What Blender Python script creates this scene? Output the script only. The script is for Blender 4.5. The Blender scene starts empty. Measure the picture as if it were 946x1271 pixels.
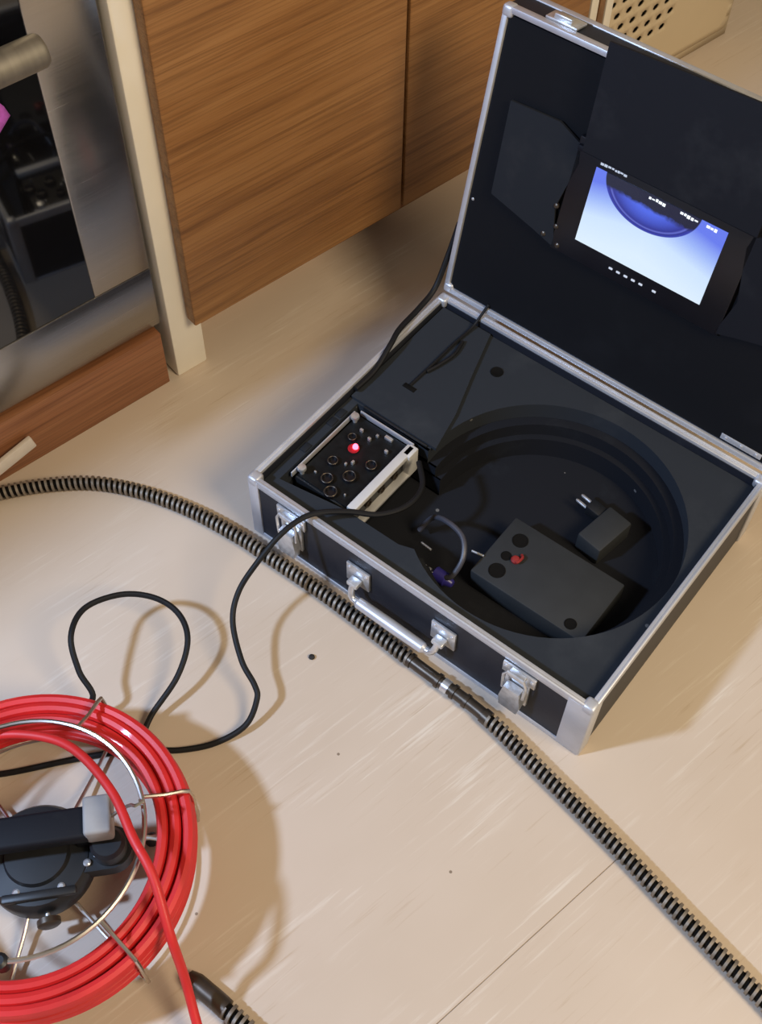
import bpy, bmesh, math, random
from mathutils import Vector, Matrix
random.seed(4)
C = bpy.context.scene.collection
S = bpy.context.scene
PI = math.pi

# ------------------------------------------------------------------ camera, world, light
F_PX, PITCH, ROLL, CAM_H = 1510.68, 0.976929, 0.021952, 1.13953
cd = bpy.data.cameras.new('camera'); cam = bpy.data.objects.new('camera', cd); C.objects.link(cam)
c_, s_ = math.cos(PITCH), math.sin(PITCH)
fwd = Vector((0, c_, -s_)); rt = Vector((1, 0, 0)); up = Vector((0, s_, c_))
r2 = math.cos(ROLL)*rt + math.sin(ROLL)*up
u2 = -math.sin(ROLL)*rt + math.cos(ROLL)*up
m = Matrix((r2, u2, -fwd)).transposed().to_4x4(); m.translation = (0, 0, CAM_H)
cam.matrix_world = m
cd.sensor_fit = 'HORIZONTAL'; cd.sensor_width = 36; cd.lens = F_PX/946*36
cd.clip_start = .05; cd.clip_end = 50
S.camera = cam
S.view_settings.view_transform = 'Standard'; S.view_settings.look = 'None'
S.view_settings.gamma = 1; S.view_settings.use_curve_mapping = False
S.view_settings.exposure = 0.06

world = bpy.data.worlds.new('world'); S.world = world; world.use_nodes = True
bg = world.node_tree.nodes['Background']
bg.inputs[0].default_value = (1.0, .86, .68, 1); bg.inputs[1].default_value = .22

def area(name, loc, target, power, col, size):
    l = bpy.data.lights.new(name, 'AREA'); l.shape = 'DISK'; l.size = size; l.energy = power; l.color = col
    o = bpy.data.objects.new(name, l); C.objects.link(o); o.location = loc
    o.rotation_euler = (Vector(target)-Vector(loc)).to_track_quat('-Z', 'Y').to_euler(); return o
area('lamp_over_counter', (-1.268, .092, 1.42), (-.1, .5, 0), 34, (.49, .67, 1.0), .13)
area('ceiling_lamp', (1.3, -.4, 1.95), (.25, .45, 0), 42, (1.0, .82, .56), .9)

# ------------------------------------------------------------------ materials
def newmat(name):
    mt = bpy.data.materials.new(name); mt.use_nodes = True
    nt = mt.node_tree; return mt, nt, nt.nodes['Principled BSDF']
def node(nt, typ, **kw):
    n = nt.nodes.new(typ)
    for k, v in kw.items():
        if k in n.inputs: n.inputs[k].default_value = v
        else: setattr(n, k, v)
    return n
def ramp(nt, fac, stops):
    r = nt.nodes.new('ShaderNodeValToRGB'); e = r.color_ramp.elements
    while len(e) < len(stops): e.new(.5)
    for el, (p, c) in zip(e, stops): el.position = p; el.color = (*c, 1)
    nt.links.new(fac, r.inputs[0]); return r
def mixc(nt, fac, a, b):
    x = nt.nodes.new('ShaderNodeMix'); x.data_type = 'RGBA'
    for sock, v in ((x.inputs[0], fac), (x.inputs[6], a), (x.inputs[7], b)):
        if hasattr(v, 'is_linked'): nt.links.new(v, sock)
        else: sock.default_value = v if not isinstance(v, tuple) else (*v, 1)
    return x.outputs[2]
def mathn(nt, op, a, b=None, clamp=False):
    x = nt.nodes.new('ShaderNodeMath'); x.operation = op; x.use_clamp = clamp
    for i, v in enumerate((a, b)):
        if v is None: continue
        if hasattr(v, 'is_linked'): nt.links.new(v, x.inputs[i])
        else: x.inputs[i].default_value = v
    return x.outputs[0]
def coords(nt, scale=(1, 1, 1)):
    t = nt.nodes.new('ShaderNodeTexCoord'); mp = nt.nodes.new('ShaderNodeMapping')
    mp.inputs['Scale'].default_value = scale
    nt.links.new(t.outputs['Object'], mp.inputs[0]); return mp.outputs[0]
def noise(nt, vec, scale, detail=3, rough=.55):
    n = node(nt, 'ShaderNodeTexNoise'); n.inputs['Scale'].default_value = scale
    n.inputs['Detail'].default_value = detail; n.inputs['Roughness'].default_value = rough
    nt.links.new(vec, n.inputs['Vector']); return n.outputs['Fac']
def bump(nt, b, h, strength, dist=.002):
    n = node(nt, 'ShaderNodeBump'); n.inputs['Strength'].default_value = strength; n.inputs['Distance'].default_value = dist
    nt.links.new(h, n.inputs['Height']); nt.links.new(n.outputs[0], b.inputs['Normal'])

def plain(name, col, rough=.5, metal=0, var=.12, scale=40, bmp=0, coat=0, spec=.5):
    mt, nt, b = newmat(name)
    f = noise(nt, coords(nt), scale)
    r = ramp(nt, f, [(.3, tuple(c*(1-var) for c in col)), (.7, tuple(min(1, c*(1+var)) for c in col))])
    nt.links.new(r.outputs[0], b.inputs['Base Color'])
    b.inputs['Roughness'].default_value = rough; b.inputs['Metallic'].default_value = metal
    b.inputs['Coat Weight'].default_value = coat; b.inputs['Specular IOR Level'].default_value = spec
    if bmp: bump(nt, b, noise(nt, coords(nt), scale*6), bmp, .001)
    return mt

def wood(name, dark, mid, light, along='x', s=1.0, rough=.45):
    mt, nt, b = newmat(name)
    sc = (1.3*s, 14*s, 26*s) if along == 'x' else (14*s, 14*s, 1.3*s)
    v = coords(nt, sc)
    f = noise(nt, v, 2.2, 5, .6)
    f2 = noise(nt, coords(nt, (sc[0]*2, sc[1]*7, sc[2]*7)), 3.0, 3, .6)
    r = ramp(nt, f, [(.28, dark), (.45, mid), (.62, light), (.8, mid)])
    r2 = ramp(nt, f2, [(.34, (.60, .56, .52)), (.56, (1, 1, 1))])
    mx = nt.nodes.new('ShaderNodeMix'); mx.data_type = 'RGBA'; mx.blend_type = 'MULTIPLY'; mx.inputs[0].default_value = .8
    nt.links.new(r.outputs[0], mx.inputs[6]); nt.links.new(r2.outputs[0], mx.inputs[7])
    nt.links.new(mx.outputs[2], b.inputs['Base Color']); b.inputs['Roughness'].default_value = rough
    bump(nt, b, f2, .08, .001); return mt

def floor_material():
    mt, nt, b = newmat('whitewashed_floor')
    base = ramp(nt, noise(nt, coords(nt, (.8, 1.4, 1)), 2.3, 4, .55), [(.3, (.54, .44, .345)), (.55, (.595, .495, .40)), (.75, (.615, .525, .435))]).outputs[0]
    st = noise(nt, coords(nt, (4.0, 80, 1)), 2.0, 5, .65)
    pale = ramp(nt, st, [(.54, (0, 0, 0)), (.66, (1, 1, 1))]).outputs[0]
    patch = ramp(nt, noise(nt, coords(nt, (1, 2.2, 1)), 5.0, 3, .6), [(.44, (0, 0, 0)), (.62, (1, 1, 1))]).outputs[0]
    col = mixc(nt, mathn(nt, 'MULTIPLY', mathn(nt, 'MULTIPLY', pale, patch), .5), base, (.74, .68, .60))
    st2 = noise(nt, coords(nt, (4.5, 95, 1)), 2.4, 4, .6)
    dk = ramp(nt, st2, [(.58, (0, 0, 0)), (.70, (1, 1, 1))]).outputs[0]
    patch2 = ramp(nt, noise(nt, coords(nt, (1.4, 2.6, 1)), 4.0, 2, .5), [(.46, (0, 0, 0)), (.60, (1, 1, 1))]).outputs[0]
    col = mixc(nt, mathn(nt, 'MULTIPLY', mathn(nt, 'MULTIPLY', dk, patch2), .5), col, (.42, .30, .19))
    vo = node(nt, 'ShaderNodeTexVoronoi'); vo.inputs['Scale'].default_value = 13; nt.links.new(coords(nt), vo.inputs['Vector'])
    sp = mathn(nt, 'LESS_THAN', vo.outputs['Distance'], .020)
    col = mixc(nt, mathn(nt, 'MULTIPLY', sp, .8), col, (.16, .11, .07))
    nt.links.new(col, b.inputs['Base Color']); b.inputs['Roughness'].default_value = .5
    b.inputs['Specular IOR Level'].default_value = .35
    bump(nt, b, st, .05, .001); return mt

def steel_material(name='brushed_steel', col=(.50, .47, .44), rough=.30, sc=(2, 2, 160)):
    mt, nt, b = newmat(name)
    f = noise(nt, coords(nt, sc), 3, 3)
    r = ramp(nt, f, [(.3, tuple(c*.86 for c in col)), (.7, col)])
    nt.links.new(r.outputs[0], b.inputs['Base Color']); b.inputs['Metallic'].default_value = 1
    rr = mathn(nt, 'MULTIPLY_ADD', f, .12); rr.node.inputs[2].default_value = rough-.06
    nt.links.new(rr, b.inputs['Roughness']); return mt

def scuffed(name, col, dust, amount=.5, rough=.6, scale=14):
    mt, nt, b = newmat(name)
    f = noise(nt, coords(nt), scale, 5, .65)
    k = ramp(nt, f, [(.56, (0, 0, 0)), (.76, (1, 1, 1))]).outputs[0]
    c1 = mixc(nt, mathn(nt, 'MULTIPLY', k, amount), col, dust)
    vo = node(nt, 'ShaderNodeTexVoronoi'); vo.inputs['Scale'].default_value = 17; nt.links.new(coords(nt), vo.inputs['Vector'])
    c1 = mixc(nt, mathn(nt, 'MULTIPLY', mathn(nt, 'LESS_THAN', vo.outputs['Distance'], .035), .5), c1, (.25, .24, .23))
    nt.links.new(c1, b.inputs['Base Color'])
    b.inputs['Roughness'].default_value = rough; b.inputs['Specular IOR Level'].default_value = .2
    bump(nt, b, noise(nt, coords(nt), 220, 2), .12, .0006); return mt

def screen_material():
    # a flat display: the pipe camera's picture, drawn in the display's own plane (lid x / z)
    mt, nt, b = newmat('display_picture')
    t = nt.nodes.new('ShaderNodeTexCoord'); sp = nt.nodes.new('ShaderNodeSeparateXYZ'); nt.links.new(t.outputs['Object'], sp.inputs[0])
    x, z = sp.outputs[0], sp.outputs[2]
    a = mathn(nt, 'DIVIDE', mathn(nt, 'SUBTRACT', x, .143), .148)
    bb = mathn(nt, 'DIVIDE', mathn(nt, 'SUBTRACT', .233, z), .085)
    wob = mathn(nt, 'MULTIPLY', mathn(nt, 'SUBTRACT', noise(nt, coords(nt), 120, 3), .5), .10)
    ea = mathn(nt, 'POWER', mathn(nt, 'ABSOLUTE', mathn(nt, 'DIVIDE', mathn(nt, 'SUBTRACT', a, .445), .365)), 2.0)
    eb = mathn(nt, 'POWER', mathn(nt, 'ABSOLUTE', mathn(nt, 'DIVIDE', mathn(nt, 'ADD', bb, .02), .49)), 2.0)
    e = mathn(nt, 'SQRT', mathn(nt, 'ADD', ea, eb))
    outer = ramp(nt, mathn(nt, 'ADD', bb, mathn(nt, 'MULTIPLY', mathn(nt, 'ABSOLUTE', mathn(nt, 'SUBTRACT', a, .47)), -.38)),
                 [(0, (.13, .20, .85)), (.22, (.34, .48, .95)), (.45, (.62, .78, 1.0)), (.8, (.72, .86, 1.0))]).outputs[0]
    ring = ramp(nt, e, [(.50, (.075, .14, .80)), (.70, (.05, .085, .55)), (.86, (.022, .03, .28)), (.90, (.12, .15, .62)), (.925, (.02, .028, .26)), (.985, (.03, .045, .42))]).outputs[0]
    top = ramp(nt, mathn(nt, 'ADD', mathn(nt, 'ADD', bb, wob), mathn(nt, 'MULTIPLY', a, -.04)), [(.13, (1, 1, 1)), (.18, (0, 0, 0))]).outputs[0]
    inner = mixc(nt, top, ring, (.008, .012, .035))
    msk = ramp(nt, e, [(.985, (0, 0, 0)), (1.04, (1, 1, 1))]).outputs[0]
    col = mixc(nt, msk, inner, outer)
    b.inputs['Base Color'].default_value = (.01, .01, .015, 1); b.inputs['Roughness'].default_value = .25
    nt.links.new(col, b.inputs['Emission Color']); b.inputs['Emission Strength'].default_value = .95
    return mt

def emit(name, col, st, base=(.3, .3, .3)):
    mt, nt, b = newmat(name); f = noise(nt, coords(nt), 30)
    r = ramp(nt, f, [(.3, tuple(c*.9 for c in col)), (.7, col)])
    nt.links.new(r.outputs[0], b.inputs['Emission Color']); b.inputs['Emission Strength'].default_value = st
    b.inputs['Base Color'].default_value = (*base, 1); return mt

M = dict(
    floor=floor_material(), subfloor=plain('joint_filler', (.50, .39, .27), .8),
    wall=plain('wall_paint', (.62, .58, .52), .8),
    oak=wood('oak_veneer', (.165, .070, .021), (.305, .140, .044), (.37, .183, .064)),
    oak_edge=wood('oak_edge', (.20, .095, .04), (.27, .14, .06), (.32, .175, .08), along='z'),
    carcass=plain('carcass_board', (.30, .17, .08), .6),
    plinth=wood('red_oak', (.20, .075, .03), (.27, .11, .048), (.31, .135, .062)),
    white=plain('cream_paint', (.84, .79, .69), .42, var=.05, scale=8),
    whiteplastic=plain('white_plastic', (.62, .56, .50), .45, var=.05),
    worktop=plain('worktop_stone', (.35, .32, .29), .4, var=.3, scale=60),
    steel=steel_material(col=(.40, .385, .37), rough=.25), handle=steel_material('satin_handle', (.40, .37, .32), .55, (60, 2, 2)),
    glass=plain('black_oven_glass', (.004, .004, .005), .05, var=.05, coat=.4),
    gasket=plain('dark_gasket', (.02, .018, .016), .7),
    purple=plain('purple_cloth', (.42, .09, .50), .85, var=.25, scale=120, bmp=.4),
    beige=plain('beige_plastic', (.60, .49, .335), .5, var=.05, scale=6),
    alu=plain('aluminium_trim', (.60, .61, .65), .42, .55, var=.07, scale=40),
    chrome=plain('nickel_plate', (.68, .69, .71), .32, .75, var=.2, scale=90),
    lam=scuffed('black_laminate', (.018, .020, .028), (.05, .05, .055), .5, .42),
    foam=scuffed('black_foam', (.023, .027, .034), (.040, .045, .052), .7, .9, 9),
    foam_shaded=scuffed('shaded_foam', (.009, .010, .014), (.022, .026, .032), .6, .85, 12),  # same black foam, the shade of the well put into its colour
    lining=scuffed('lid_lining', (.0035, .004, .006), (.009, .010, .013), .5, .75, 8),
    flap=scuffed('sunshade_plastic', (.007, .008, .012), (.026, .028, .032), .6, .6, 9),
    flap2=scuffed('sunshade_inside', (.014, .016, .020), (.028, .028, .030), .6, .75, 12),
    bezel=plain('black_bezel', (.006, .006, .009), .35), black=plain('black_plastic', (.010, .011, .013), .45, var=.2),
    rubber=plain('black_rubber', (.006, .006, .007), .6, var=.2, spec=.3),
    screen=screen_material(), osd=emit('display_text', (.85, .92, 1.0), 1.0), icon=emit('lit_icons', (.7, .8, 1.0), .55),
    led=emit('red_led', (1.0, .06, .10), 9.0, (.5, .02, .03)), ledglow=plain('red_led_halo', (.30, .01, .02), .25),
    pcb=plain('circuit_board', (.005, .006, .007), .5, var=.4, scale=120, spec=.25), pale=plain('pale_metal', (.66, .65, .64), .45, .2, var=.06),
    grey=plain('grey_box_plastic', (.027, .029, .031), .65, var=.08, spec=.3), red=plain('red_plug', (.26, .02, .018), .5),
    blue=plain('blue_plug', (.03, .025, .20), .35), clear=plain('grey_sleeve', (.06, .06, .075), .4),
    rod=plain('red_push_rod', (.58, .017, .017), .5, var=.12, scale=25, coat=.05),
    wire=plain('steel_wire', (.62, .58, .54), .28, 1, var=.15), greypad=plain('grey_pad', (.30, .29, .28), .6, var=.1),
    spring=plain('bronzed_spring_steel', (.255, .215, .172), .55, .6, var=.3, scale=50),
    core=plain('spring_core', (.004, .0035, .003), .75, spec=.15), sleeve=plain('brown_steel_sleeve', (.10, .08, .062), .38, .8, var=.2),
    dirt=plain('dark_debris', (.015, .012, .010), .7),
)

# ------------------------------------------------------------------ mesh helpers
def frames(pts):
    pts = [Vector(p) for p in pts]; n = len(pts); out = []
    prev = None
    for i in range(n):
        t = (pts[min(i+1, n-1)]-pts[max(i-1, 0)]).normalized()
        if prev is None:
            a = Vector((0, 0, 1)) if abs(t.z) < .9 else Vector((1, 0, 0))
            nn = (a - t*a.dot(t)).normalized()
        else:
            nn = prev - t*prev.dot(t); nn = nn.normalized() if nn.length > 1e-9 else prev
        prev = nn; out.append((pts[i], t, nn, t.cross(nn)))
    return out
def spline(pts, n=8):
    P = [Vector(p) for p in pts]; out = []
    for i in range(len(P)-1):
        p0 = P[max(i-1, 0)]; p1 = P[i]; p2 = P[i+1]; p3 = P[min(i+2, len(P)-1)]
        for k in range(n):
            t = k/n
            out.append(.5*((2*p1)+(-p0+p2)*t+(2*p0-5*p1+4*p2-p3)*t*t+(-p0+3*p1-3*p2+p3)*t**3))
    out.append(P[-1]); return out
def resample(pts, step):
    out = [pts[0].copy()]; acc = 0
    for a, b in zip(pts, pts[1:]):
        d = (b-a).length; pos = step-acc
        while pos <= d:
            out.append(a.lerp(b, pos/d)); pos += step
        acc = d-(pos-step)
    return out

class MB:
    def __init__(s): s.bm = bmesh.new()
    def merge(s, o, mat=None):
        if mat is not None: bmesh.ops.transform(o, matrix=mat, verts=o.verts)
        me = bpy.data.meshes.new('tmp'); o.to_mesh(me); o.free(); s.bm.from_mesh(me); bpy.data.meshes.remove(me); return s
    def box(s, lo, hi, bev=0, seg=2, mat=None):
        b = bmesh.new(); bmesh.ops.create_cube(b, size=1)
        for v in b.verts: v.co = Vector([lo[i]+(v.co[i]+.5)*(hi[i]-lo[i]) for i in range(3)])
        if bev: bmesh.ops.bevel(b, geom=list(b.edges), offset=bev, segments=seg, affect='EDGES', profile=.5)
        return s.merge(b, mat)
    def tube(s, pts, r, seg=10, closed=False, cap=True):
        fr = frames(pts); n = len(fr); rings = []
        rr = r if callable(r) else (lambda i: r)
        if closed:
            fr = [(fr[i][0],)+((Vector(pts[(i+1) % n])-Vector(pts[i-1])).normalized(), None, None) for i in range(n)]
            f2 = []; prev = Vector((0, 0, 1))
            for (p, t, _, _) in fr:
                nn = (prev-t*prev.dot(t)).normalized(); f2.append((p, t, nn, t.cross(nn)))
            fr = f2
        for i, (p, t, a, b) in enumerate(fr):
            rings.append([s.bm.verts.new(p+(a*math.cos(2*PI*k/seg)+b*math.sin(2*PI*k/seg))*rr(i)) for k in range(seg)])
        m_ = n if closed else n-1
        for i in range(m_):
            A, B = rings[i], rings[(i+1) % n]
            for k in range(seg): s.bm.faces.new((A[k], A[(k+1) % seg], B[(k+1) % seg], B[k]))
        if not closed and cap:
            s.bm.faces.new(list(reversed(rings[0]))); s.bm.faces.new(rings[-1])
        return s
    def lathe(s, prof, axis='z', origin=(0, 0, 0), seg=24, mat=None):
        b = bmesh.new(); rings = []
        for (r, h) in prof:
            rings.append([b.verts.new((r*math.cos(2*PI*k/seg), r*math.sin(2*PI*k/seg), h)) for k in range(seg)])
        for A, B in zip(rings, rings[1:]):
            for k in range(seg): b.faces.new((A[k], A[(k+1) % seg], B[(k+1) % seg], B[k]))
        b.faces.new(list(reversed(rings[0]))); b.faces.new(rings[-1])
        R = {'z': Matrix.Identity(4), 'y': Matrix.Rotation(PI/2, 4, 'X'), 'x': Matrix.Rotation(PI/2, 4, 'Y')}[axis]
        T = Matrix.Translation(origin) @ R
        return s.merge(b, (mat @ T) if mat is not None else T)
    def prism(s, poly, z0, z1, bev=0, mat=None, plane='xy'):
        b = bmesh.new()
        lo = [b.verts.new((x, y, z0)) for x, y in poly]; hi = [b.verts.new((x, y, z1)) for x, y in poly]
        n = len(poly); b.faces.new(list(reversed(lo))); b.faces.new(hi)
        for i in range(n): b.faces.new((lo[i], lo[(i+1) % n], hi[(i+1) % n], hi[i]))
        if bev: bmesh.ops.bevel(b, geom=[e for e in b.edges if len(e.link_faces) == 2 and e.calc_face_angle(0) > .6], offset=bev, segments=2, affect='EDGES')
        if plane == 'xz':                                 # (x, z) outline, depth along y
            bmesh.ops.transform(b, matrix=Matrix(((1, 0, 0, 0), (0, 0, 1, 0), (0, 1, 0, 0), (0, 0, 0, 1))), verts=b.verts)
        return s.merge(b, mat)
    def build(s, name, mat, parent=None, label=None):
        bmesh.ops.recalc_face_normals(s.bm, faces=s.bm.faces)
        me = bpy.data.meshes.new(name); s.bm.to_mesh(me); s.bm.free()
        me.polygons.foreach_set('use_smooth', [True]*len(me.polygons)); me.set_sharp_from_angle(angle=.6)
        me.materials.append(M[mat])
        o = bpy.data.objects.new(name, me); C.objects.link(o)
        if parent: o.parent = parent
        if label: o['label'] = label
        return o
def tag(o, label, cat, group=None):
    o['label'] = label; o['category'] = cat
    if group: o['group'] = group
    return o
def thing(name, label, cat, loc=(0, 0, 0), rz=0, group=None):
    o = bpy.data.objects.new(name, None); C.objects.link(o); o.location = loc; o.rotation_euler = (0, 0, rz)
    o.empty_display_size = .05
    return tag(o, label, cat, group)
def struct(o): o['kind'] = 'structure'; return o
def dup(o, parent, offset=(0, 0, 0)):
    c = o.copy(); C.objects.link(c); c.parent = parent; c.location = Vector(o.location)+Vector(offset)
    for ch in o.children:
        g = ch.copy(); C.objects.link(g); g.parent = c
    return c

# ------------------------------------------------------------------ the room
# kitchen frame: x runs along the cabinet fronts, y goes into the cabinets
KO = Vector((-.2498, .9611, 0)); KA = math.atan2(.658, .753)
def kitchen(o): o.location = KO; o.rotation_euler = (0, 0, KA); return o

fl = kitchen(struct(MB().box((-2.2, -3.2, -.05), (4.2, .75, -.0010)).build('floor', 'subfloor')))
UJ = -.0165                                              # end joint of the near board
MB().prism([(-2.2, -.7555), (UJ, -.7555), (UJ, -1.977), (4.2, -1.977), (4.2, .74), (-2.2, .74)], -.0009, 0).build('floor_board', 'floor', fl)
MB().box((-2.2, -1.977, -.0009), (UJ-.0008, -.7563, 0), .0003, 1).build('floor_board', 'floor', fl)
MB().box((-2.2, -3.2, -.0009), (4.2, -1.9778, 0), .0003, 1).build('floor_board', 'floor', fl)
kitchen(struct(MB().box((-2.2, .64, -.012), (4.2, .74, 2.6)).build('wall_back', 'wall')))

# cream end post between oven and cupboards
sp = kitchen(tag(MB().box((0, 0, .0), (.043, .56, .80), .003).build('side_panel', 'white'),
     'cream painted end panel on the floor between the steel oven and oak cupboard', 'panel'))

def cabinet(x0, x1, label, group=None):
    t = kitchen(thing('kitchen_cabinet', label, 'cabinet'))
    b = MB(); b.box((x0+.004, .001, .088), (x1-.004, .55, .80)); b.build('carcass', 'carcass', t)
    MB().box((x0, -.0185, .088), (x1, -.0005, .80), .0022).build('door', 'oak', t)
    MB().box((x0+.002, .055, 0), (x1-.002, .07, .087)).build('kickboard', 'plinth', t)
    return t
cabinet(.0455, .338, 'oak veneer cupboard with horizontal grain directly right of the cream end panel')
cabinet(.342, .643, 'oak veneer cupboard farther from the oven, partly behind the open case lid')
# widen the first door over the post, as in the photograph (it overlaps the post front)
d0 = [o for o in bpy.data.objects if o.name == 'door'][0]
for v in d0.data.vertices:
    if v.co.x < .1: v.co.x -= .0215
def upright(x0, x1, mat, nm, label):
    return kitchen(tag(MB().box((x0, -.0185, 0), (x1, .55, .80), .0018).build(nm, mat), label, 'panel'))
upright(.645, .659, 'white', 'edge_panel', 'narrow cream upright strip behind the lid, nearer of two beside the oak cupboard end')
upright(.661, .672, 'oak_edge', 'edge_panel', 'narrow oak upright strip between the two cream strips behind the lid')
upright(.674, .688, 'white', 'edge_panel', 'narrow cream upright strip behind the lid, next to the perforated beige basket')
kitchen(tag(MB().box((-1.75, -.034, .802), (.69, .60, .832), .003).build('worktop', 'worktop'), 'unseen grey stone worktop over oven and oak cupboards, run on to the left to shade the floor', 'worktop'))  # out of view; overhang and left run stretched to shade the floor

# oven
ov = kitchen(thing('oven', 'built-in stainless steel oven with black glass door left of cream end panel', 'oven'))
MB().box((-.60, .022, .092), (-.004, .55, .80)).build('oven_body', 'gasket', ov)
fr = MB(); y0, y1 = .006, .020
fr.box((-.60, y0, .095), (-.006, y1, .182), .002); fr.box((-.077, y0, .182), (-.006, y1, .66), .002)
fr.box((-.60, y0, .182), (-.53, y1, .66), .002); fr.box((-.60, y0, .60), (-.006, y1, .66), .002)
fr.build('door_frame', 'steel', ov)
MB().box((-.531, .0075, .181), (-.076, .018, .601)).build('door_glass', 'glass', ov)
MB().box((-.60, y0, .664), (-.006, y1, .798), .002).build('control_panel', 'steel', ov)
h = MB().tube([(-.52, -.042, .518), (-.09, -.042, .518), (-.0865, -.042, .518)], lambda i: (.0145, .0145, .0125)[i], 24).build('door_handle', 'handle', ov)
for x in (-.125, -.485):
    MB().tube([(x, -.040, .518), (x, .008, .518)], .0075, 12).build('handle_bracket', 'handle', h)
kitchen(tag(MB().box((-.62, .001, 0), (-.012, .018, .086), .001).build('plinth_board', 'plinth'), 'reddish wood plinth board on the floor under the oven', 'plinth'))

# purple cloth hanging over the oven handle: a folded sheet with thickness
cl = MB(); prof = [(-.0610, .455), (-.0609, .472), (-.0608, .492), (-.0607, .502), (-.0605, .516), (-.055, .531), (-.042, .5365), (-.029, .531), (-.0235, .516), (-.021, .46), (-.020, .44)]
rows = []
xs = [-.30+.00722*i for i in range(25)]
for i, x in enumerate(xs):
    wob = .0022*math.sin(i*1.3)+.0015*math.sin(i*2.7+1)
    fx = 1-i/24
    pts_ = []
    for j, (y, z) in enumerate(prof):
        xr = -.150+.014*max(0, 1-abs(z-.494)/.020)-.55*max(0, .494-z); xx = -.30+(x+.30)*(xr+.30)/.1733
        pts_.append(Vector((xx, y+(wob-.003 if j < 6 else wob*.3), z)))
    rows.append([cl.bm.verts.new(p) for p in pts_])
for A, B in zip(rows, rows[1:]):
    for j in range(len(prof)-1): cl.bm.faces.new((A[j], A[j+1], B[j+1], B[j]))
co = kitchen(tag(cl.build('tea_towel', 'purple'), 'purple cloth hanging over the oven door handle', 'cloth'))
sm = co.modifiers.new('thickness', 'SOLIDIFY'); sm.thickness = .002; sm.offset = 1

# white strip leaning on the plinth
ws = MB(); A = Vector((-.393, .825, .046)); Bq = Vector((-.52, .704, .012))
dz = (A-Bq).normalized(); side = Vector((dz.y, -dz.x, 0)).normalized(); upv = side.cross(dz)
mt_ = Matrix((dz, side, upv)).transposed().to_4x4(); mt_.translation = Bq
ws.box((0, -.003, -.009), ((A-Bq).length, .003, .009), .0015, mat=mt_)
tag(ws.build('plastic_strip', 'whiteplastic'), 'white plastic strip end sticking out at the left edge in front of the plinth', 'strip')

# perforated basket behind the lid
bk = kitchen(thing('storage_basket', 'beige plastic basket with rows of small oval holes behind the case lid', 'basket'))
fp = MB(); X0, X1, YF, ZT = .735, 1.047, .037, .34
NX, NZ = 13, 16; px_, pz_ = (X1-X0)/NX, .0205
def hole_cell(bm, x0, x1, z0, z1, hole):
    vs = [bm.verts.new((x, YF, z)) for x, z in ((x0, z0), ((x0+x1)/2, z0), (x1, z0), (x1, (z0+z1)/2), (x1, z1), ((x0+x1)/2, z1), (x0, z1), (x0, (z0+z1)/2))]
    if not hole: bm.faces.new(vs); return
    cx, cz = (x0+x1)/2, (z0+z1)/2
    ang = [-135, -90, -45, 0, 45, 90, 135, 180]
    hs = [bm.verts.new((cx+.0066*math.cos(math.radians(a)), YF, cz+.0052*math.sin(math.radians(a)))) for a in ang]
    for i in range(8): bm.faces.new((vs[i], vs[(i+1) % 8], hs[(i+1) % 8], hs[i]))
for k in range(NZ):
    off = (k % 2)*px_/2; z0 = .012+k*pz_
    edges = [X0]+[X0+off+i*px_ for i in range(NX+1) if X0 < X0+off+i*px_ < X1]+[X1]
    for a, b_ in zip(edges, edges[1:]):
        full = abs((b_-a)-px_) < 1e-6
        hole_cell(fp.bm, a, b_, z0, z0+pz_, full and k >= 3 and (a+b_)/2 < .93 - .012*max(0, 7-k))
fp.bm.faces.new([fp.bm.verts.new((x, YF, z)) for x, z in ((X0, 0), (X1, 0), (X1, .012), (X0, .012))])
bmesh.ops.remove_doubles(fp.bm, verts=fp.bm.verts, dist=1e-5)
fo = fp.build('front_panel', 'beige', bk); md = fo.modifiers.new('thickness', 'SOLIDIFY'); md.thickness = .003; md.offset = 0
w = MB(); w.box((X0, YF+.002, 0), (X0+.003, .36, ZT)); w.box((X1-.003, YF+.002, 0), (X1, .36, ZT)); w.box((X0, .357, 0), (X1, .36, ZT)); w.box((X0, YF+.002, .002), (X1, .36, .005))
w.build('basket_body', 'beige', bk)
MB().box((X0+.004, YF+.010, .006), (X1-.004, YF+.014, ZT-.02)).build('hole_shade_sheet', 'gasket', bk)  # dark sheet added behind the holes for the shade inside the basket
r_ = MB()
for lo, hi in (((X0-.006, YF-.007, ZT), (X1+.006, YF+.006, ZT+.014)), ((X0-.006, .354, ZT), (X1+.006, .367, ZT+.014)), ((X0-.006, YF, ZT), (X0+.006, .36, ZT+.014)), ((X1-.006, YF, ZT), (X1+.006, .36, ZT+.014))): r_.box(lo, hi, .003)
r_.build('basket_rim', 'beige', bk)

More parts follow.
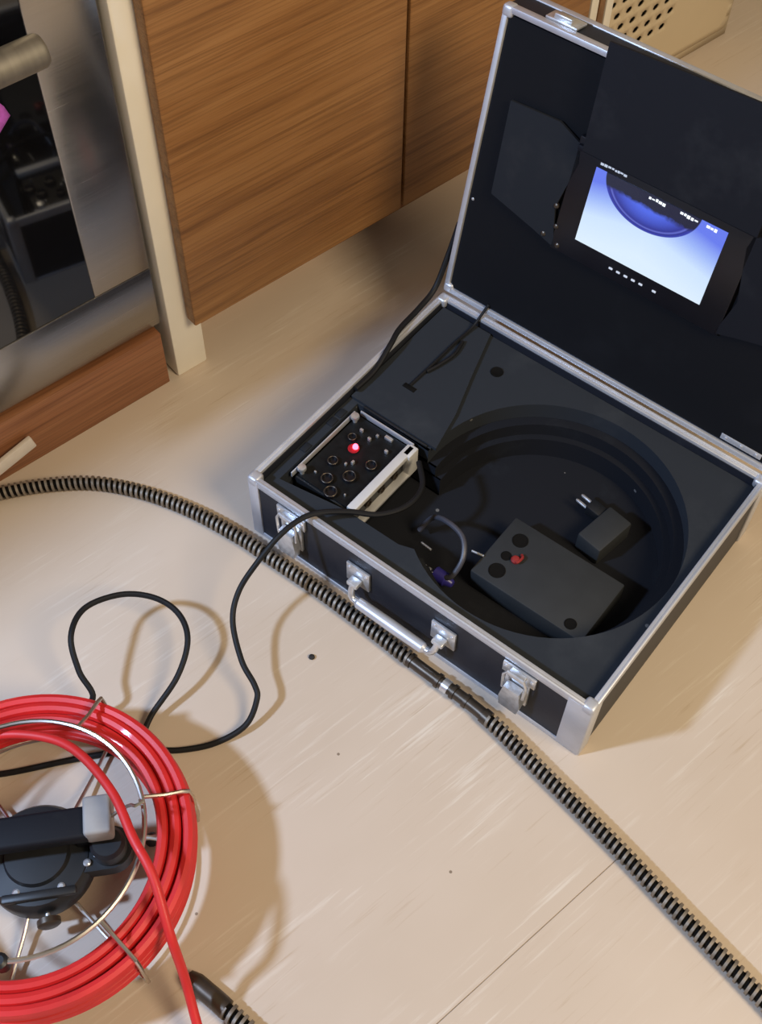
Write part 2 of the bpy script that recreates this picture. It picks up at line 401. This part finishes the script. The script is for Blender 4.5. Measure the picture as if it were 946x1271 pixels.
# ------------------------------------------------------------------ the tool case
CO = Vector((-.14092, .74177, 0)); CA = -.651199; W, D, H = .43, .3423, .1021; PHI = .20036
case = thing('equipment_case', 'open black flight case with aluminium edges and a lit screen in its lid', 'case', CO, CA)
T = .007
MB().box((.002, .0015, .004), (W-.002, .0015+T, H-.004)).build('front_panel', 'lam', case)
MB().box((.002, D-.0015-T, .004), (W-.002, D-.0015, H-.004)).build('back_panel', 'lam', case)
MB().box((.0015, .009, .004), (.0015+T, D-.009, H-.004)).build('left_panel', 'lam', case)
MB().box((W-.0015-T, .009, .0005), (W-.0015, D-.009, H-.004)).build('right_panel', 'lam', case)
MB().box((.009, .009, .003), (W-.009, D-.009, .010)).build('base_panel', 'lam', case)
def ring_profile(mb, w, d, z0, z1, t, y0=0):
    mb.box((0, y0, z0), (w, y0+t, z1), .0016); mb.box((0, y0+d-t, z0), (w, y0+d, z1), .0016)
    mb.box((0, y0+t*.5, z0), (t, y0+d-t*.5, z1), .0016); mb.box((w-t, y0+t*.5, z0), (w, y0+d-t*.5, z1), .0016)
rm = MB(); ring_profile(rm, W, D, H-.0105, H, .0075)
rm.build('top_rim', 'alu', case)
rm = MB(); ring_profile(rm, W, D, H-.0035, H+.0012, .0035); rm.build('rim_lip', 'alu', case)
rm = MB(); rm.box((0, 0, 0), (W, .009, .0065), .0012); rm.box((0, D-.009, 0), (W, D, .0065), .0012); rm.box((0, .005, 0), (.009, D-.005, .004), .001); rm.build('bottom_edge_trim', 'alu', case)
def corner_post(x, y, sx, sy, a, b):
    mb = MB()
    mb.box((min(x, x+sx*a), min(y-sy*.0006, y+sy*.0025), .001), (max(x, x+sx*a), max(y-sy*.0006, y+sy*.0025), H-.002), .001)
    mb.box((min(x-sx*.0006, x+sx*.0025), min(y, y+sy*b), .001), (max(x-sx*.0006, x+sx*.0025), max(y, y+sy*b), H-.002), .001)
    mb.build('corner_trim', 'alu', case)
    cp = MB(); cp.box((min(x-sx*.0010, x+sx*.013), min(y-sy*.0010, y+sy*.013), H-.011), (max(x-sx*.0010, x+sx*.013), max(y-sy*.0010, y+sy*.013), H+.0016), .0035, 3)
    cp.build('corner_cap', 'alu', case)
corner_post(0, 0, 1, 1, .014, .014); corner_post(W, 0, -1, 1, .027, .018)
corner_post(0, D, 1, -1, .014, .014); corner_post(W, D, -1, -1, .02, .018)

# foam liner, three stepped layers with a round well that opens into the control bay
def filled(name, outer, holes, z0, z1, mat, parent, label=None):
    cu = bpy.data.curves.new(name, 'CURVE'); cu.dimensions = '2D'; cu.fill_mode = 'BOTH'
    for poly in [outer]+holes:
        s = cu.splines.new('POLY'); s.points.add(len(poly)-1); s.use_cyclic_u = True
        for pt, (x, y) in zip(s.points, poly): pt.co = (x, y, 0, 1)
    cu.extrude = (z1-z0)/2
    tmp = bpy.data.objects.new('tmp', cu); C.objects.link(tmp)
    me = bpy.data.meshes.new_from_object(tmp.evaluated_get(bpy.context.evaluated_depsgraph_get()))
    bpy.data.objects.remove(tmp); bpy.data.curves.remove(cu)
    mb = MB(); mb.bm.from_mesh(me); bpy.data.meshes.remove(me)
    bmesh.ops.translate(mb.bm, verts=mb.bm.verts, vec=(0, 0, (z0+z1)/2))
    bmesh.ops.remove_doubles(mb.bm, verts=mb.bm.verts, dist=1e-5)
    return mb.build(name, mat, parent, label)
OUT = [(.0092, .0092), (W-.0092, .0092), (W-.0092, D-.0092), (.0092, D-.0092)]
def well(r, e=0):
    cx, cy = .268, .167
    a0, a1 = -124, 185
    arc = [(cx+r*math.cos(math.radians(a0+(a1-a0)*i/72)), cy+r*math.sin(math.radians(a0+(a1-a0)*i/72))) for i in range(73)]
    return [(.021+e, .026+e), (.100, .039+e), (.17, .040+e)]+arc+[(arc[-1][0], .1575), (.021+e, .1575)]
filled('foam_liner', OUT, [well(.1465)], .066, .088, 'foam', case)
filled('foam_step', OUT, [well(.136, .001)], .048, .0655, 'foam_shaded', case)
filled('foam_step', OUT, [well(.129, .002)], .0185, .0475, 'foam_shaded', case)
MB().box((.0095, .0095, .0105), (W-.0095, D-.0095, .018)).build('foam_base', 'foam_shaded', case)
fb = MB(); fb.prism([(.0105, .1595), (.128, .1595), (.117, .21), (.097, .27), (.078, D-.011), (.0105, D-.011)], .0882, .0922, .0016)
bl = fb.build('foam_cover', 'foam', case)
MB().box((.030, .1595-.003, .0845), (.118, .1595-.0003, .0905), .001).build('cover_lip', 'black', bl)
MB().lathe([(.0062, -.002), (.0075, 0), (.0070, .0012), (.0035, .0004)], origin=(.115, .292, .0882), seg=20).build('foam_hole_disc', 'core', case)  # hole in the foam, its shade put in as a black disc
MB().box((.046, .206, .0915), (.062, .212, .0932), .0006).build('cable_slot', 'core', bl)
# thin lead from the lid to the slot in the cover
MB().tube(spline([(.062, D+.004, .118), (.059, D-.006, .1055), (.057, .322, .0955), (.055, .29, .0945), (.0545, .25, .0943), (.053, .211, .0932)], 8), .0017, 8).build('lid_lead', 'rubber', case)
MB().tube(spline([(.061, .300, .0945), (.065, .278, .0948), (.061, .255, .0948), (.056, .238, .0945)], 8), .0022, 8).build('lead_sleeve', 'rubber', case)

# control module with circuit board in the bay
md_ = MB().box((.026, .044, .0185), (.101, .152, .078), .001).build('control_module', 'black', case)
MB().box((.028, .046, .0785), (.099, .150, .0805)).build('circuit_board', 'pcb', md_)
MB().box((.0245, .040, .080), (.0262, .148, .0875), .0005).build('frame_strip', 'alu', md_)
MB().box((.030, .1515, .080), (.104, .1532, .0875), .0005).build('frame_strip', 'alu', md_)
# port plate on the side of the module: bright flanges round a dark slot with sockets
pp = MB(); pp.box((.0985, .043, .0805), (.109, .149, .088), .0015); pp.box((.1005, .134, .050), (.112, .151, .088), .002)
pp.box((.1015, .044, .052), (.112, .137, .0565), .0010)
pp.build('port_frame', 'pale', md_)
MB().box((.1005, .044, .0565), (.1035, .138, .0785)).build('port_plate', 'bezel', md_)
for y in (.072, .095, .118):
    MB().lathe([(.0055, 0), (.0055, .003), (.0035, .003), (.0035, .0012)], 'x', (.1035, y, .067), 14).build('socket', 'sleeve', md_)
for (x, y) in ((.031, .141), (.031, .051)):
    MB().lathe([(.0025, 0), (.0025, .006), (.0048, .0065), (.0052, .0085), (.0046, .0105), (.002, .011)], origin=(x, y, .0805), seg=16).build('standoff_knob', 'chrome', md_)
MB().lathe([(.0032, 0), (.0032, .004), (.0022, .0062), (.0006, .007)], origin=(.055, .112, .0805), seg=14).build('led_light', 'led', md_)
MB().lathe([(.006, 0), (.0065, .0015), (.0034, .002)], origin=(.054, .110, .0806), seg=18).build('led_halo', 'ledglow', md_)  # red ring colours in the glow around the LED
for (x, y, a, b_, hh) in ((.060, .130, .004, .003, .005), (.064, .139, .003, .003, .004), (.066, .094, .003, .004, .005), (.061, .088, .0025, .003, .004),
                          (.085, .128, .004, .003, .005), (.076, .144, .010, .004, .004), (.042, .060, .003, .002, .003), (.046, .134, .004, .003, .005), (.086, .056, .002, .002, .004)):
    MB().box((x-a/2, y-b_/2, .0805), (x+a/2, y+b_/2, .0805+hh), .0006).build('component', 'chrome', md_)
for (x, y, r) in ((.058, .060, .007), (.075, .077, .0075), (.048, .082, .006), (.084, .103, .0065), (.072, .044+.005, .0075), (.044, .120, .005)):
    MB().lathe([(r, 0), (r, .004), (r*.72, .0045), (r*.7, .0015)], origin=(x, y, .0805), seg=18).build('dial', 'bezel', md_)
    MB().tube([(x+r*.9*math.cos(2*PI*k/18), y+r*.9*math.sin(2*PI*k/18), .0848) for k in range(18)], .00055, 6, closed=True).build('dial_ring', 'sleeve', md_)

# front latches and handle
def latch(x):
    pl = MB(); pl.box((x-.019, -.0022, H-.030), (x+.019, .0012, H-.012), .0007); pl.box((x-.014, -.0022, .030), (x+.014, .0012, .074), .0007)
    L = pl.build('latch', 'chrome', case)
    lv = MB(); lv.prism([(x-.0105, .024), (x+.0105, .024), (x+.0125, .040), (x+.009, .064), (x-.009, .064), (x-.0125, .040)], -.0125, -.0035, .0012, plane='xz')
    lv.build('latch_lever', 'chrome', L)
    MB().tube([(x-.012, -.009, .055), (x-.013, -.009, .080), (x-.009, -.009, .090), (x+.009, -.009, .090), (x+.013, -.009, .080), (x+.012, -.009, .055)], .0016, 8).build('latch_loop', 'chrome', L)
    hk = MB(); hk.box((x-.009, -.0095, .083), (x+.009, -.001, .0875), .0008); hk.build('latch_hook', 'chrome', L)
    for dx in (-.0155, .0155):
        MB().lathe([(.0022, 0), (.0022, .001), (.001, .0016)], 'y', (x+dx, -.0022, H-.018), 10).build('rivet', 'alu', L)
latch(.060); latch(.350)
hd = MB()
hd.tube(spline([(.150, -.010, .052), (.1508, -.0135, .044), (.154, -.016, .0385), (.162, -.0165, .037), (.205, -.0165, .037), (.248, -.0165, .037), (.256, -.016, .0385), (.2592, -.0135, .044), (.260, -.010, .052)], 4), .0036, 12)
hb = hd.build('carry_handle', 'chrome', case)
MB().tube([(.160, -.0165, .037), (.163, -.0165, .037), (.205, -.0165, .037), (.247, -.0165, .037), (.250, -.0165, .037)], lambda i: (.004, .0062, .0066, .0062, .004)[i], 16).build('handle_grip', 'alu', hb)
for x in (.150, .260):
    mb = MB(); mb.box((x-.015, -.0020, .040), (x+.015, .0012, .072), .0008); mb.box((x-.007, -.013, .049), (x+.007, -.002, .056), .002)
    mb.build('handle_mount', 'chrome', hb)
    for dx in (-.011, .011):
        MB().lathe([(.002, 0), (.002, .001), (.001, .0016)], 'y', (x+dx, -.0018, .066), 10).build('rivet', 'alu', hb)

# lid: local x along the hinge, z up the lid, y towards the outside
LM = dict(location=(0, D, H+.0034), rotation_euler=(-PHI, 0, 0))
LH, LT = .3423, .046
sh = MB(); sh.box((.0015, LT-.007, .0015), (W-.0015, LT, LH-.0015)); sh.box((.0015, .004, .0015), (.008, LT-.007, LH-.0015)); sh.box((W-.008, .004, .0015), (W-.0015, LT-.007, LH-.0015))
sh.box((.008, .004, LH-.008), (W-.008, LT-.007, LH-.0015)); sh.box((.008, .004, .0015), (W-.008, LT-.007, .008))
lid = sh.build('lid', 'lam', case); lid.location = LM['location']; lid.rotation_euler = LM['rotation_euler']
def lidpart(mb, name, mat, label=None): return mb.build(name, mat, lid, label)
def lid_ring(y0, y1, t):
    mb = MB(); mb.box((0, y0, 0), (W, y1, t), .0015); mb.box((0, y0, LH-t), (W, y1, LH), .0015)
    mb.box((0, y0, t*.5), (t, y1, LH-t*.5), .0015); mb.box((W-t, y0, t*.5), (W, y1, LH-t*.5), .0015); return mb
lidpart(lid_ring(.0, .0105, .0068), 'lid_rim', 'alu')
lidpart(lid_ring(LT-.009, LT+.0008, .009), 'lid_outer_trim', 'alu')
lidpart(MB().box((.0088, .0025, .0088), (W-.0088, .012, LH-.0088)), 'lid_lining', 'lining')
for x in (0, W):
    for z in (0, LH):
        sx = 1 if x == 0 else -1; sz = 1 if z == 0 else -1
        lidpart(MB().box((min(x-sx*.0008, x+sx*.012), -.0007, min(z-sz*.0008, z+sz*.012)), (max(x-sx*.0008, x+sx*.012), .0118, max(z-sz*.0008, z+sz*.012)), .0035, 3), 'corner_cap', 'alu')
for x in (.060, .350):
    mb = MB(); mb.box((x-.018, .010, LH-.0005), (x+.018, .030, LH+.0022), .0007); mb.box((x-.010, .012, LH+.002), (x+.010, .016, LH+.007), .001)
    lidpart(mb, 'latch_catch', 'chrome')
for x in (.388,):
    mb = MB(); mb.box((x-.024, .0016, .0105), (x+.024, .0034, .0175), .0006)
    for xx in (x-.018, x, x+.018): mb.lathe([(.0018, 0), (.0018, .0006), (.0008, .001)], 'y', (xx, .0016, .014), 8)
    lidpart(mb, 'hinge', 'alu')
for (x, z) in ((.012, .128), (.213, .30), (.26, .262), (.395, .30)):
    lidpart(MB().lathe([(.0018, 0), (.0018, .0008), (.0006, .0014)], 'y', (x, .0027, z), 10), 'lining_screw', 'chrome')

# monitor in the lid
mon = MB(); mon.box((.117, -.0035, .124), (.319, .010, .256), .0015)
mon = mon.build('monitor', 'bezel', case); mon.location = LM['location']; mon.rotation_euler = LM['rotation_euler']
def monpart(mb, name, mat, label=None): return mb.build(name, mat, mon, label)
monpart(MB().box((.143, -.0043, .148), (.291, -.0034, .233)), 'screen', 'screen', 'lit blue and white screen showing a dark round bowl')
monpart(MB().box((.119, -.0085, .243), (.318, -.0034, .249), .0015), 'hood_hinge', 'flap')
random.seed(3)
def marks(spans, z, hgt, mat, name, y=-.0046):
    for (xa, xb) in spans:
        x = xa
        while x < xb:
            wd = random.uniform(.0020, .0038)
            monpart(MB().box((x, y-.0002, z-hgt*.5*random.uniform(.3, 1)), (x+wd, y+.0008, z+hgt*.5*random.uniform(.2, 1))), name, mat)
            x += wd+random.uniform(.0006, .0012)
marks([(.205, .222), (.240, .257), (.269, .280)], .2295, .0040, 'osd', 'screen_text')
marks([(.146, .174)], .2385, .0028, 'icon', 'bezel_text', -.0037)
for x in (.190, .199, .208, .217, .226, .242):
    monpart(MB().box((x-.0022, -.0042, .1352), (x+.0022, -.0034, .1376), .0005), 'button_icon', 'icon')
for (x, z) in ((.112, .172), (.106, .135), (.125, .130), (.118, .150)):
    monpart(MB().lathe([(.003, 0), (.003, .003), (.0015, .004)], 'y', (x, -.0008, z), 12), 'hinge_knob', 'sleeve')
def flap(name, poly, y0, y1, mat):
    o = MB().prism(poly, y0, y1, .0006, plane='xz').build(name, mat, case); o.location = LM['location']; o.rotation_euler = LM['rotation_euler']; return o
flap('top_sunshade', [(.127, .247), (.320, .247), (.316, .3655), (.1235, .3575)], -.0125, -.0095, 'flap')
LP = [(.033, .256), (.092, .259), (.120, .247), (.1235, .227), (.111, .170), (.121, .126), (.094, .134), (.035, .149)]
flap('side_sunshade', LP, -.0035, -.0005, 'flap2')
flap('side_sunshade', [(.436-x, z) for x, z in LP], -.0035, -.0005, 'flap')

# black lead running over the left rim up to the lid hinge
MB().tube(spline([(-.004, D+.030, .185), (-.005, D+.012, .145), (-.0048, D-.01, .112), (-.0035, .30, .1055), (.000, .26, .1078), (.006, .235, .1065), (.0115, .20, .0985), (.0115, .166, .098)], 8), .0034, 10).build('lid_cable', 'rubber', case)
for (y, z) in ((.120, .0895), (.135, .0897), (.075, .0893)):
    MB().box((.012, y-.006, .0882), (.020, y+.006, z), .0008).build('worn_tape', 'flap2', case)

# ------------------------------------------------------------------ things lying in the well
cM = Matrix.Translation(CO) @ Matrix.Rotation(CA, 4, 'Z')
def in_case(x, y, z): return cM @ Vector((x, y, z))
bx = thing('battery_box', 'flat grey plastic box with dark round holes and a red plug in the case well', 'box', in_case(.302, .126, .0182), CA+.01)
MB().box((-.069, -.043, 0), (.069, .043, .030), .0022).build('box_body', 'grey', bx)
def ringhole(x, y, r):
    o = MB(); o.lathe([(r, 0), (r, .0006), (r*.9, .0007), (r*.85, .0001)], origin=(x, y, .0300), seg=22); o.build('socket', 'core', bx)
ringhole(-.048, .020, .0088); ringhole(-.0465, -.026, .0092); ringhole(-.049, -.005, .0058); ringhole(.049, -.032, .0066)
rp = MB(); rp.lathe([(.0045, 0), (.005, .003), (.0035, .005), (.001, .0055)], origin=(-.038, -.004, .0300), seg=16); rp.tube(spline([(-.039, -.003, .033), (-.0345, -.007, .034), (-.033, .001, .034), (-.036, .005, .032)], 5), .0016, 8)
rp.build('red_plug', 'red', bx, 'small red plug')
ad = thing('power_adapter', 'small black plug-in power adapter with two bright pins beside the grey box', 'adapter', in_case(.318, .220, .0182), CA-.15)
MB().box((-.018, -.030, 0), (.014, .024, .028), .003).build('adapter_body', 'grey', ad)
MB().box((-.038, .006, .008), (-.017, .022, .024), .003).build('plug_head', 'black', ad)
for y in (.0095, .0185):
    MB().tube([(-.037, y, .017), (-.0505, y, .017), (-.0525, y, .017)], lambda i: (.0020, .0020, .0011)[i], 10).build('pin', 'chrome', ad)
vp = thing('cable_plug', 'blue plug on a looped grey lead at the front of the case well', 'plug', in_case(.205, .075, .0182), CA)
MB().lathe([(.0055, 0), (.0078, .002), (.0078, .016), (.006, .018), (.0045, .024), (.0035, .025)], 'x', (-.004, -.012, .018), 18).build('plug_body', 'blue', vp)
MB().tube(spline([(-.050, .024, .012), (-.040, .034, .034), (-.018, .030, .050), (.006, .022, .054), (.019, .006, .046), (.018, -.010, .030), (.008, -.013, .020)], 8), .0030, 10).build('lead', 'clear', vp)
for a, b_ in (((-.034, .006, .024), (-.020, .004, .026)), ((.016, .028, .030), (.030, .030, .031))):
    MB().tube([a, b_], .0013, 8).build('contact_pin', 'chrome', vp)
MB().lathe([(.004, 0), (.0048, .002), (.0048, .010), (.003, .012)], 'x', (-.018, -.014, .016), 14).build('collar', 'chrome', vp)

# ------------------------------------------------------------------ spring hoses
HOSE = [(-0.4809, 0.7602, 0.0085), (-0.4302, 0.778, 0.0085), (-0.3778, 0.7906, 0.0085), (-0.3235, 0.7943, 0.0085), (-0.2671, 0.7824, 0.0085), (-0.21, 0.7586, 0.0085), (-0.1531, 0.7247, 0.0085), (-0.125, 0.7045, 0.0085), (-0.0612, 0.6582, 0.0085), (-0.0083, 0.6155, 0.0085), (0.0426, 0.5724, 0.0085), (0.1077, 0.5197, 0.0085), (0.169, 0.4544, 0.0085), (0.2265, 0.3913, 0.0085), (0.2869, 0.321, 0.0085), (0.347, 0.252, 0.0085), (0.3903, 0.2001, 0.0085)]
def helix(mb, path, R, pitch, w, t, seg=12):
    # flat spring wire wound round the path: a swept rectangular section
    n = len(path); fr = frames(path); s = [0]
    for a, b in zip(path, path[1:]): s.append(s[-1]+(b-a).length)
    total = s[-1]; N = int(total/pitch*seg); prev = None; j = 0
    for i in range(N+1):
        d = total*i/N
        while j < n-2 and s[j+1] < d: j += 1
        f = (d-s[j])/(s[j+1]-s[j]); p = path[j].lerp(path[j+1], f)
        t_ = fr[j][1].lerp(fr[j+1][1], f).normalized(); a = fr[j][2].lerp(fr[j+1][2], f); a = (a-t_*a.dot(t_)).normalized(); b = t_.cross(a)
        th = 2*PI*i/seg; o = a*math.cos(th)+b*math.sin(th)
        q = [mb.bm.verts.new(p+o*R+t_*w/2), mb.bm.verts.new(p+o*R-t_*w/2), mb.bm.verts.new(p+o*(R-t)-t_*w/2), mb.bm.verts.new(p+o*(R-t)+t_*w/2)]
        if prev:
            for k in range(4): mb.bm.faces.new((prev[k], prev[(k+1) % 4], q[(k+1) % 4], q[k]))
        prev = q
hose = thing('spring_hose', 'long dark spring hose lying across the floor along the front of the case', 'hose')
HP = resample(spline(HOSE, 12), .004)
def cut(path, pa, pb):
    ia = min(range(len(path)), key=lambda i: (path[i]-Vector(pa)).length); ib = min(range(len(path)), key=lambda i: (path[i]-Vector(pb)).length)
    return ia, ib
ia, ib = cut(HP, (0.0343, 0.5805, 0.0085), (0.1157, 0.5138, 0.0085))
for seg_ in (HP[:ia+1], HP[ib:]):
    mb = MB(); helix(mb, seg_, .0086, .0066, .0028, .0024); mb.build('spring_coil', 'spring', hose)
    MB().tube(seg_, .0058, 8).build('core', 'core', hose)
cp = HP[ia:ib+1]; nC = len(cp)
MB().tube(cp, .0068, 14).build('coupling_sleeve', 'sleeve', hose)
for f0, f1, rr in ((.0, .05, .0083), (.36, .42, .0083), (.43, .53, .0076), (.54, .60, .0083), (.72, .76, .0080), (.95, 1, .0083)):
    a, b = cp[int(f0*(nC-1))], cp[max(int(f0*(nC-1))+1, int(f1*(nC-1)))]
    MB().tube([a, b], rr, 16).build('coupling_collar', 'chrome' if rr < .008 else 'sleeve', hose)
H2 = [(-0.1622, 0.2604, 0.0092), (-0.1459, 0.2484, 0.0092), (-0.1284, 0.2353, 0.0092), (-0.0819, 0.1969, 0.0092), (-0.0246, 0.148, 0.0092), (.05, .085, .0092)]
hose2 = thing('spring_hose', 'end of a brown spring hose with a smooth steel tip under the red rod', 'hose')
P2 = resample(spline(H2, 12), .003); i0 = 15
MB().tube(P2[:i0+1], lambda i: .0064+.0028*min(1, i/3), 16).build('smooth_tip', 'sleeve', hose2)
mb = MB(); helix(mb, P2[i0:], .0090, .0066, .0030, .0024); mb.build('spring_coil', 'spring', hose2)
MB().tube(P2[i0:], .0062, 8).build('core', 'core', hose2)

# ------------------------------------------------------------------ black lead
CABLE = [(0.0394, 0.7741, 0.090), (0.0427, 0.7396, 0.092), (0.0267, 0.7142, 0.094), (-0.0024, 0.7, 0.098), (-0.0356, 0.6981, 0.105), (-0.0722, 0.6901, 0.1095), (-0.0998, 0.6698, 0.105), (-0.1255, 0.645, 0.085), (-0.1434, 0.6232, 0.065), (-0.1482, 0.5968, 0.05), (-0.1371, 0.5594, 0.038), (-0.123, 0.5368, 0.03), (-0.12, 0.5238, 0.024), (-0.1306, 0.502, 0.01), (-0.1594, 0.4849, 0.004), (-0.1932, 0.4768, 0.0032), (-0.2251, 0.476, 0.0032), (-0.2606, 0.4727, 0.0032), (-0.3068, 0.4623, 0.0032), (-0.3675, 0.4475, 0.0032), (-0.407, 0.4474, 0.0032), (-0.4331, 0.4763, 0.0032), (-0.4196, 0.5069, 0.0032), (-0.3623, 0.5053, 0.004), (-0.3117, 0.5029, 0.012), (-0.2814, 0.5161, 0.034), (-0.2953, 0.5378, 0.05), (-0.3049, 0.5677, 0.066), (-0.2969, 0.6011, 0.064), (-0.2648, 0.6231, 0.055), (-0.2308, 0.623, 0.05), (-0.2049, 0.6075, 0.045), (-0.1934, 0.5798, 0.04), (-0.2016, 0.5448, 0.028), (-0.2250, 0.5107, 0.012), (-.2330, .4905, .0045)]
tag(MB().tube(spline(CABLE, 8), .0031, 10).build('signal_cable', 'rubber'), 'thin black cable from the case, looping over the floor and under the red reel', 'cable')
tag(MB().lathe([(.0025, 0), (.0034, .001), (.0030, .0025), (.001, .0032)], origin=(-.0689, .5841, 0), seg=9).build('debris_speck', 'dirt'), 'tiny dark speck on the floor between black cable and case', 'debris')

# ------------------------------------------------------------------ the reel
RC = Vector((-.305, .352, 0))
reel = thing('cable_reel', 'wire frame reel wound with red push rod lying on the floor', 'reel', RC)
cz = MB(); random.seed(11)
for r in (.1195, .1300, .1405):
    for k, z in enumerate((.050, .0607, .0714, .0821)):
        dr, ph, am = random.uniform(-.0008, .0008), random.uniform(0, 6.3), random.uniform(.0003, .0013)
        zt = random.uniform(-.0004, .0004)
        cz.tube([((r+dr+am*math.sin(2*a+ph))*math.cos(a), (r+dr+am*math.sin(2*a+ph))*math.sin(a), z+zt+.0012*math.sin(a+ph)) for a in [2*PI*i/110 for i in range(110)]], .0053, 8, closed=True)
TAIL = [(-0.41, 0.392, .080), (-0.3788, 0.4328, .088), (-0.3464, 0.4491, .094), (-0.2988, 0.4435, 0.104), (-0.2641, 0.4244, 0.113), (-0.2284, 0.3861, 0.121), (-0.2053, 0.3464, 0.123), (-0.1849, 0.315, 0.118), (-0.168, 0.2719, 0.094), (-0.1588, 0.2489, 0.056), (-0.1481, 0.2177, 0.030), (-0.1343, 0.1826, 0.012), (-.11, .13, .0058), (-.07, .07, .0058)]
cz.tube([Vector(p)-RC for p in spline(TAIL, 10)], .0043, 12)
cz.build('push_rod', 'rod', reel)
def circ(r, z, n=72): return [(r*math.cos(2*PI*i/n), r*math.sin(2*PI*i/n), z) for i in range(n)]
MB().tube(circ(.106, .108), .0023, 8, closed=True).build('upper_ring', 'wire', reel)
MB().tube(circ(.131, .0128), .0019, 8, closed=True).build('lower_ring', 'wire', reel)
for deg in (72, 20, -42, -98, -158, 132):
    a = math.radians(deg); ca, sa = math.cos(a), math.sin(a)
    prof = [(.034, .020), (.060, .0125), (.095, .0088), (.140, .0088), (.1462, .014), (.1478, .030), (.1480, .075), (.1462, .0885), (.140, .0922), (.125, .0965), (.106, .1075)]
    MB().tube([(r*ca, r*sa, z) for r, z in prof], .0020, 8).build('wire_arm', 'wire', reel)
for deg in (20, -42, -158):
    a = math.radians(deg)
    MB().lathe([(.006, 0), (.007, .001), (.006, .006), (.004, .0085)], origin=(.100*math.cos(a), .100*math.sin(a), 0), seg=14).build('rubber_foot', 'black', reel)
a_ = math.radians(8)
MB().tube([(.100*math.cos(a_), .100*math.sin(a_), .068), (.1135*math.cos(a_-.03), .1135*math.sin(a_-.03), .068)], .0020, 8).build('rod_stop', 'wire', reel)
MB().lathe([(.006, -.004), (.007, 0), (.007, .012), (.004, .014)], origin=(.106*math.cos(-1.55), .106*math.sin(-1.55), .098), seg=12).build('ring_clip', 'black', reel)
HA = math.radians(10); hm = Matrix.Rotation(HA, 4, 'Z')
hub = MB()
hub.lathe([(.034, .0125), (.046, .014), (.050, .022), (.050, .040), (.046, .047), (.030, .049), (.028, .053), (.012, .054)], origin=(0, .002, 0), seg=48)
pl = []
for k in range(13): pl.append((.066+.020*math.cos(-PI/2+PI*k/12), .020*math.sin(-PI/2+PI*k/12)))
for k in range(13): pl.append((-.066+.020*math.cos(PI/2+PI*k/12), .020*math.sin(PI/2+PI*k/12)))
hub.prism(pl, .030, .046, .003, mat=hm)
hub.build('hub', 'black', reel)
bar = MB(); bar.box((-.080, -.004, .074), (.055, .026, .090), .004, 3, mat=hm)
bar.box((-.078, .003, .044), (-.064, .019, .078), .003, mat=hm)
bar.box((.036, .003, .044), (.052, .019, .078), .003, mat=hm)
bar.build('handle_bar', 'flap', reel)
MB().box((.050, -.004, .072), (.075, .032, .096), .0035, 3, mat=hm).build('grey_pad', 'greypad', reel, 'pale grey block')
MB().lathe([(.016, .046), (.016, .062), (.013, .066), (.004, .066)], origin=(0, 0, 0), mat=hm @ Matrix.Translation((.066, -.002, 0)), seg=24).build('pivot_cap', 'black', reel)
MB().tube([hm @ Vector(p) for p in ((.073, .012, .087), (.088, .010, .110), (.0965, .008, .119), (.101, .003, .128), (.107, .007, .124), (.104, .012, .116))], .0016, 8).build('rod_clip', 'wire', reel)
for (x, y) in ((-.018, -.030), (.022, -.030), (-.030, .020), (.045, -.012)):
    MB().lathe([(.0035, 0), (.0035, .002), (.002, .003)], origin=(0, 0, 0), mat=hm @ Matrix.Translation((x, y, .0465)), seg=12).build('hub_screw', 'chrome', reel)
MB().box((-.030, -.040, .0475), (.036, -.032, .054), .002, mat=hm).build('hub_rib', 'black', reel)
sd = Matrix.Translation((.016, -.050, .032)) @ Matrix.Rotation(math.radians(-72), 4, 'Z') @ Matrix.Rotation(PI/2, 4, 'Y')
ts = MB().lathe([(.0022, -.010), (.0022, .0), ], mat=sd @ Matrix.Translation((0, 0, 0)), seg=10).build('thumb_screw', 'chrome', reel)
MB().lathe([(.008, 0), (.0105, .001), (.0105, .006), (.008, .0075)], mat=sd, seg=18).build('screw_head', 'sleeve', ts)
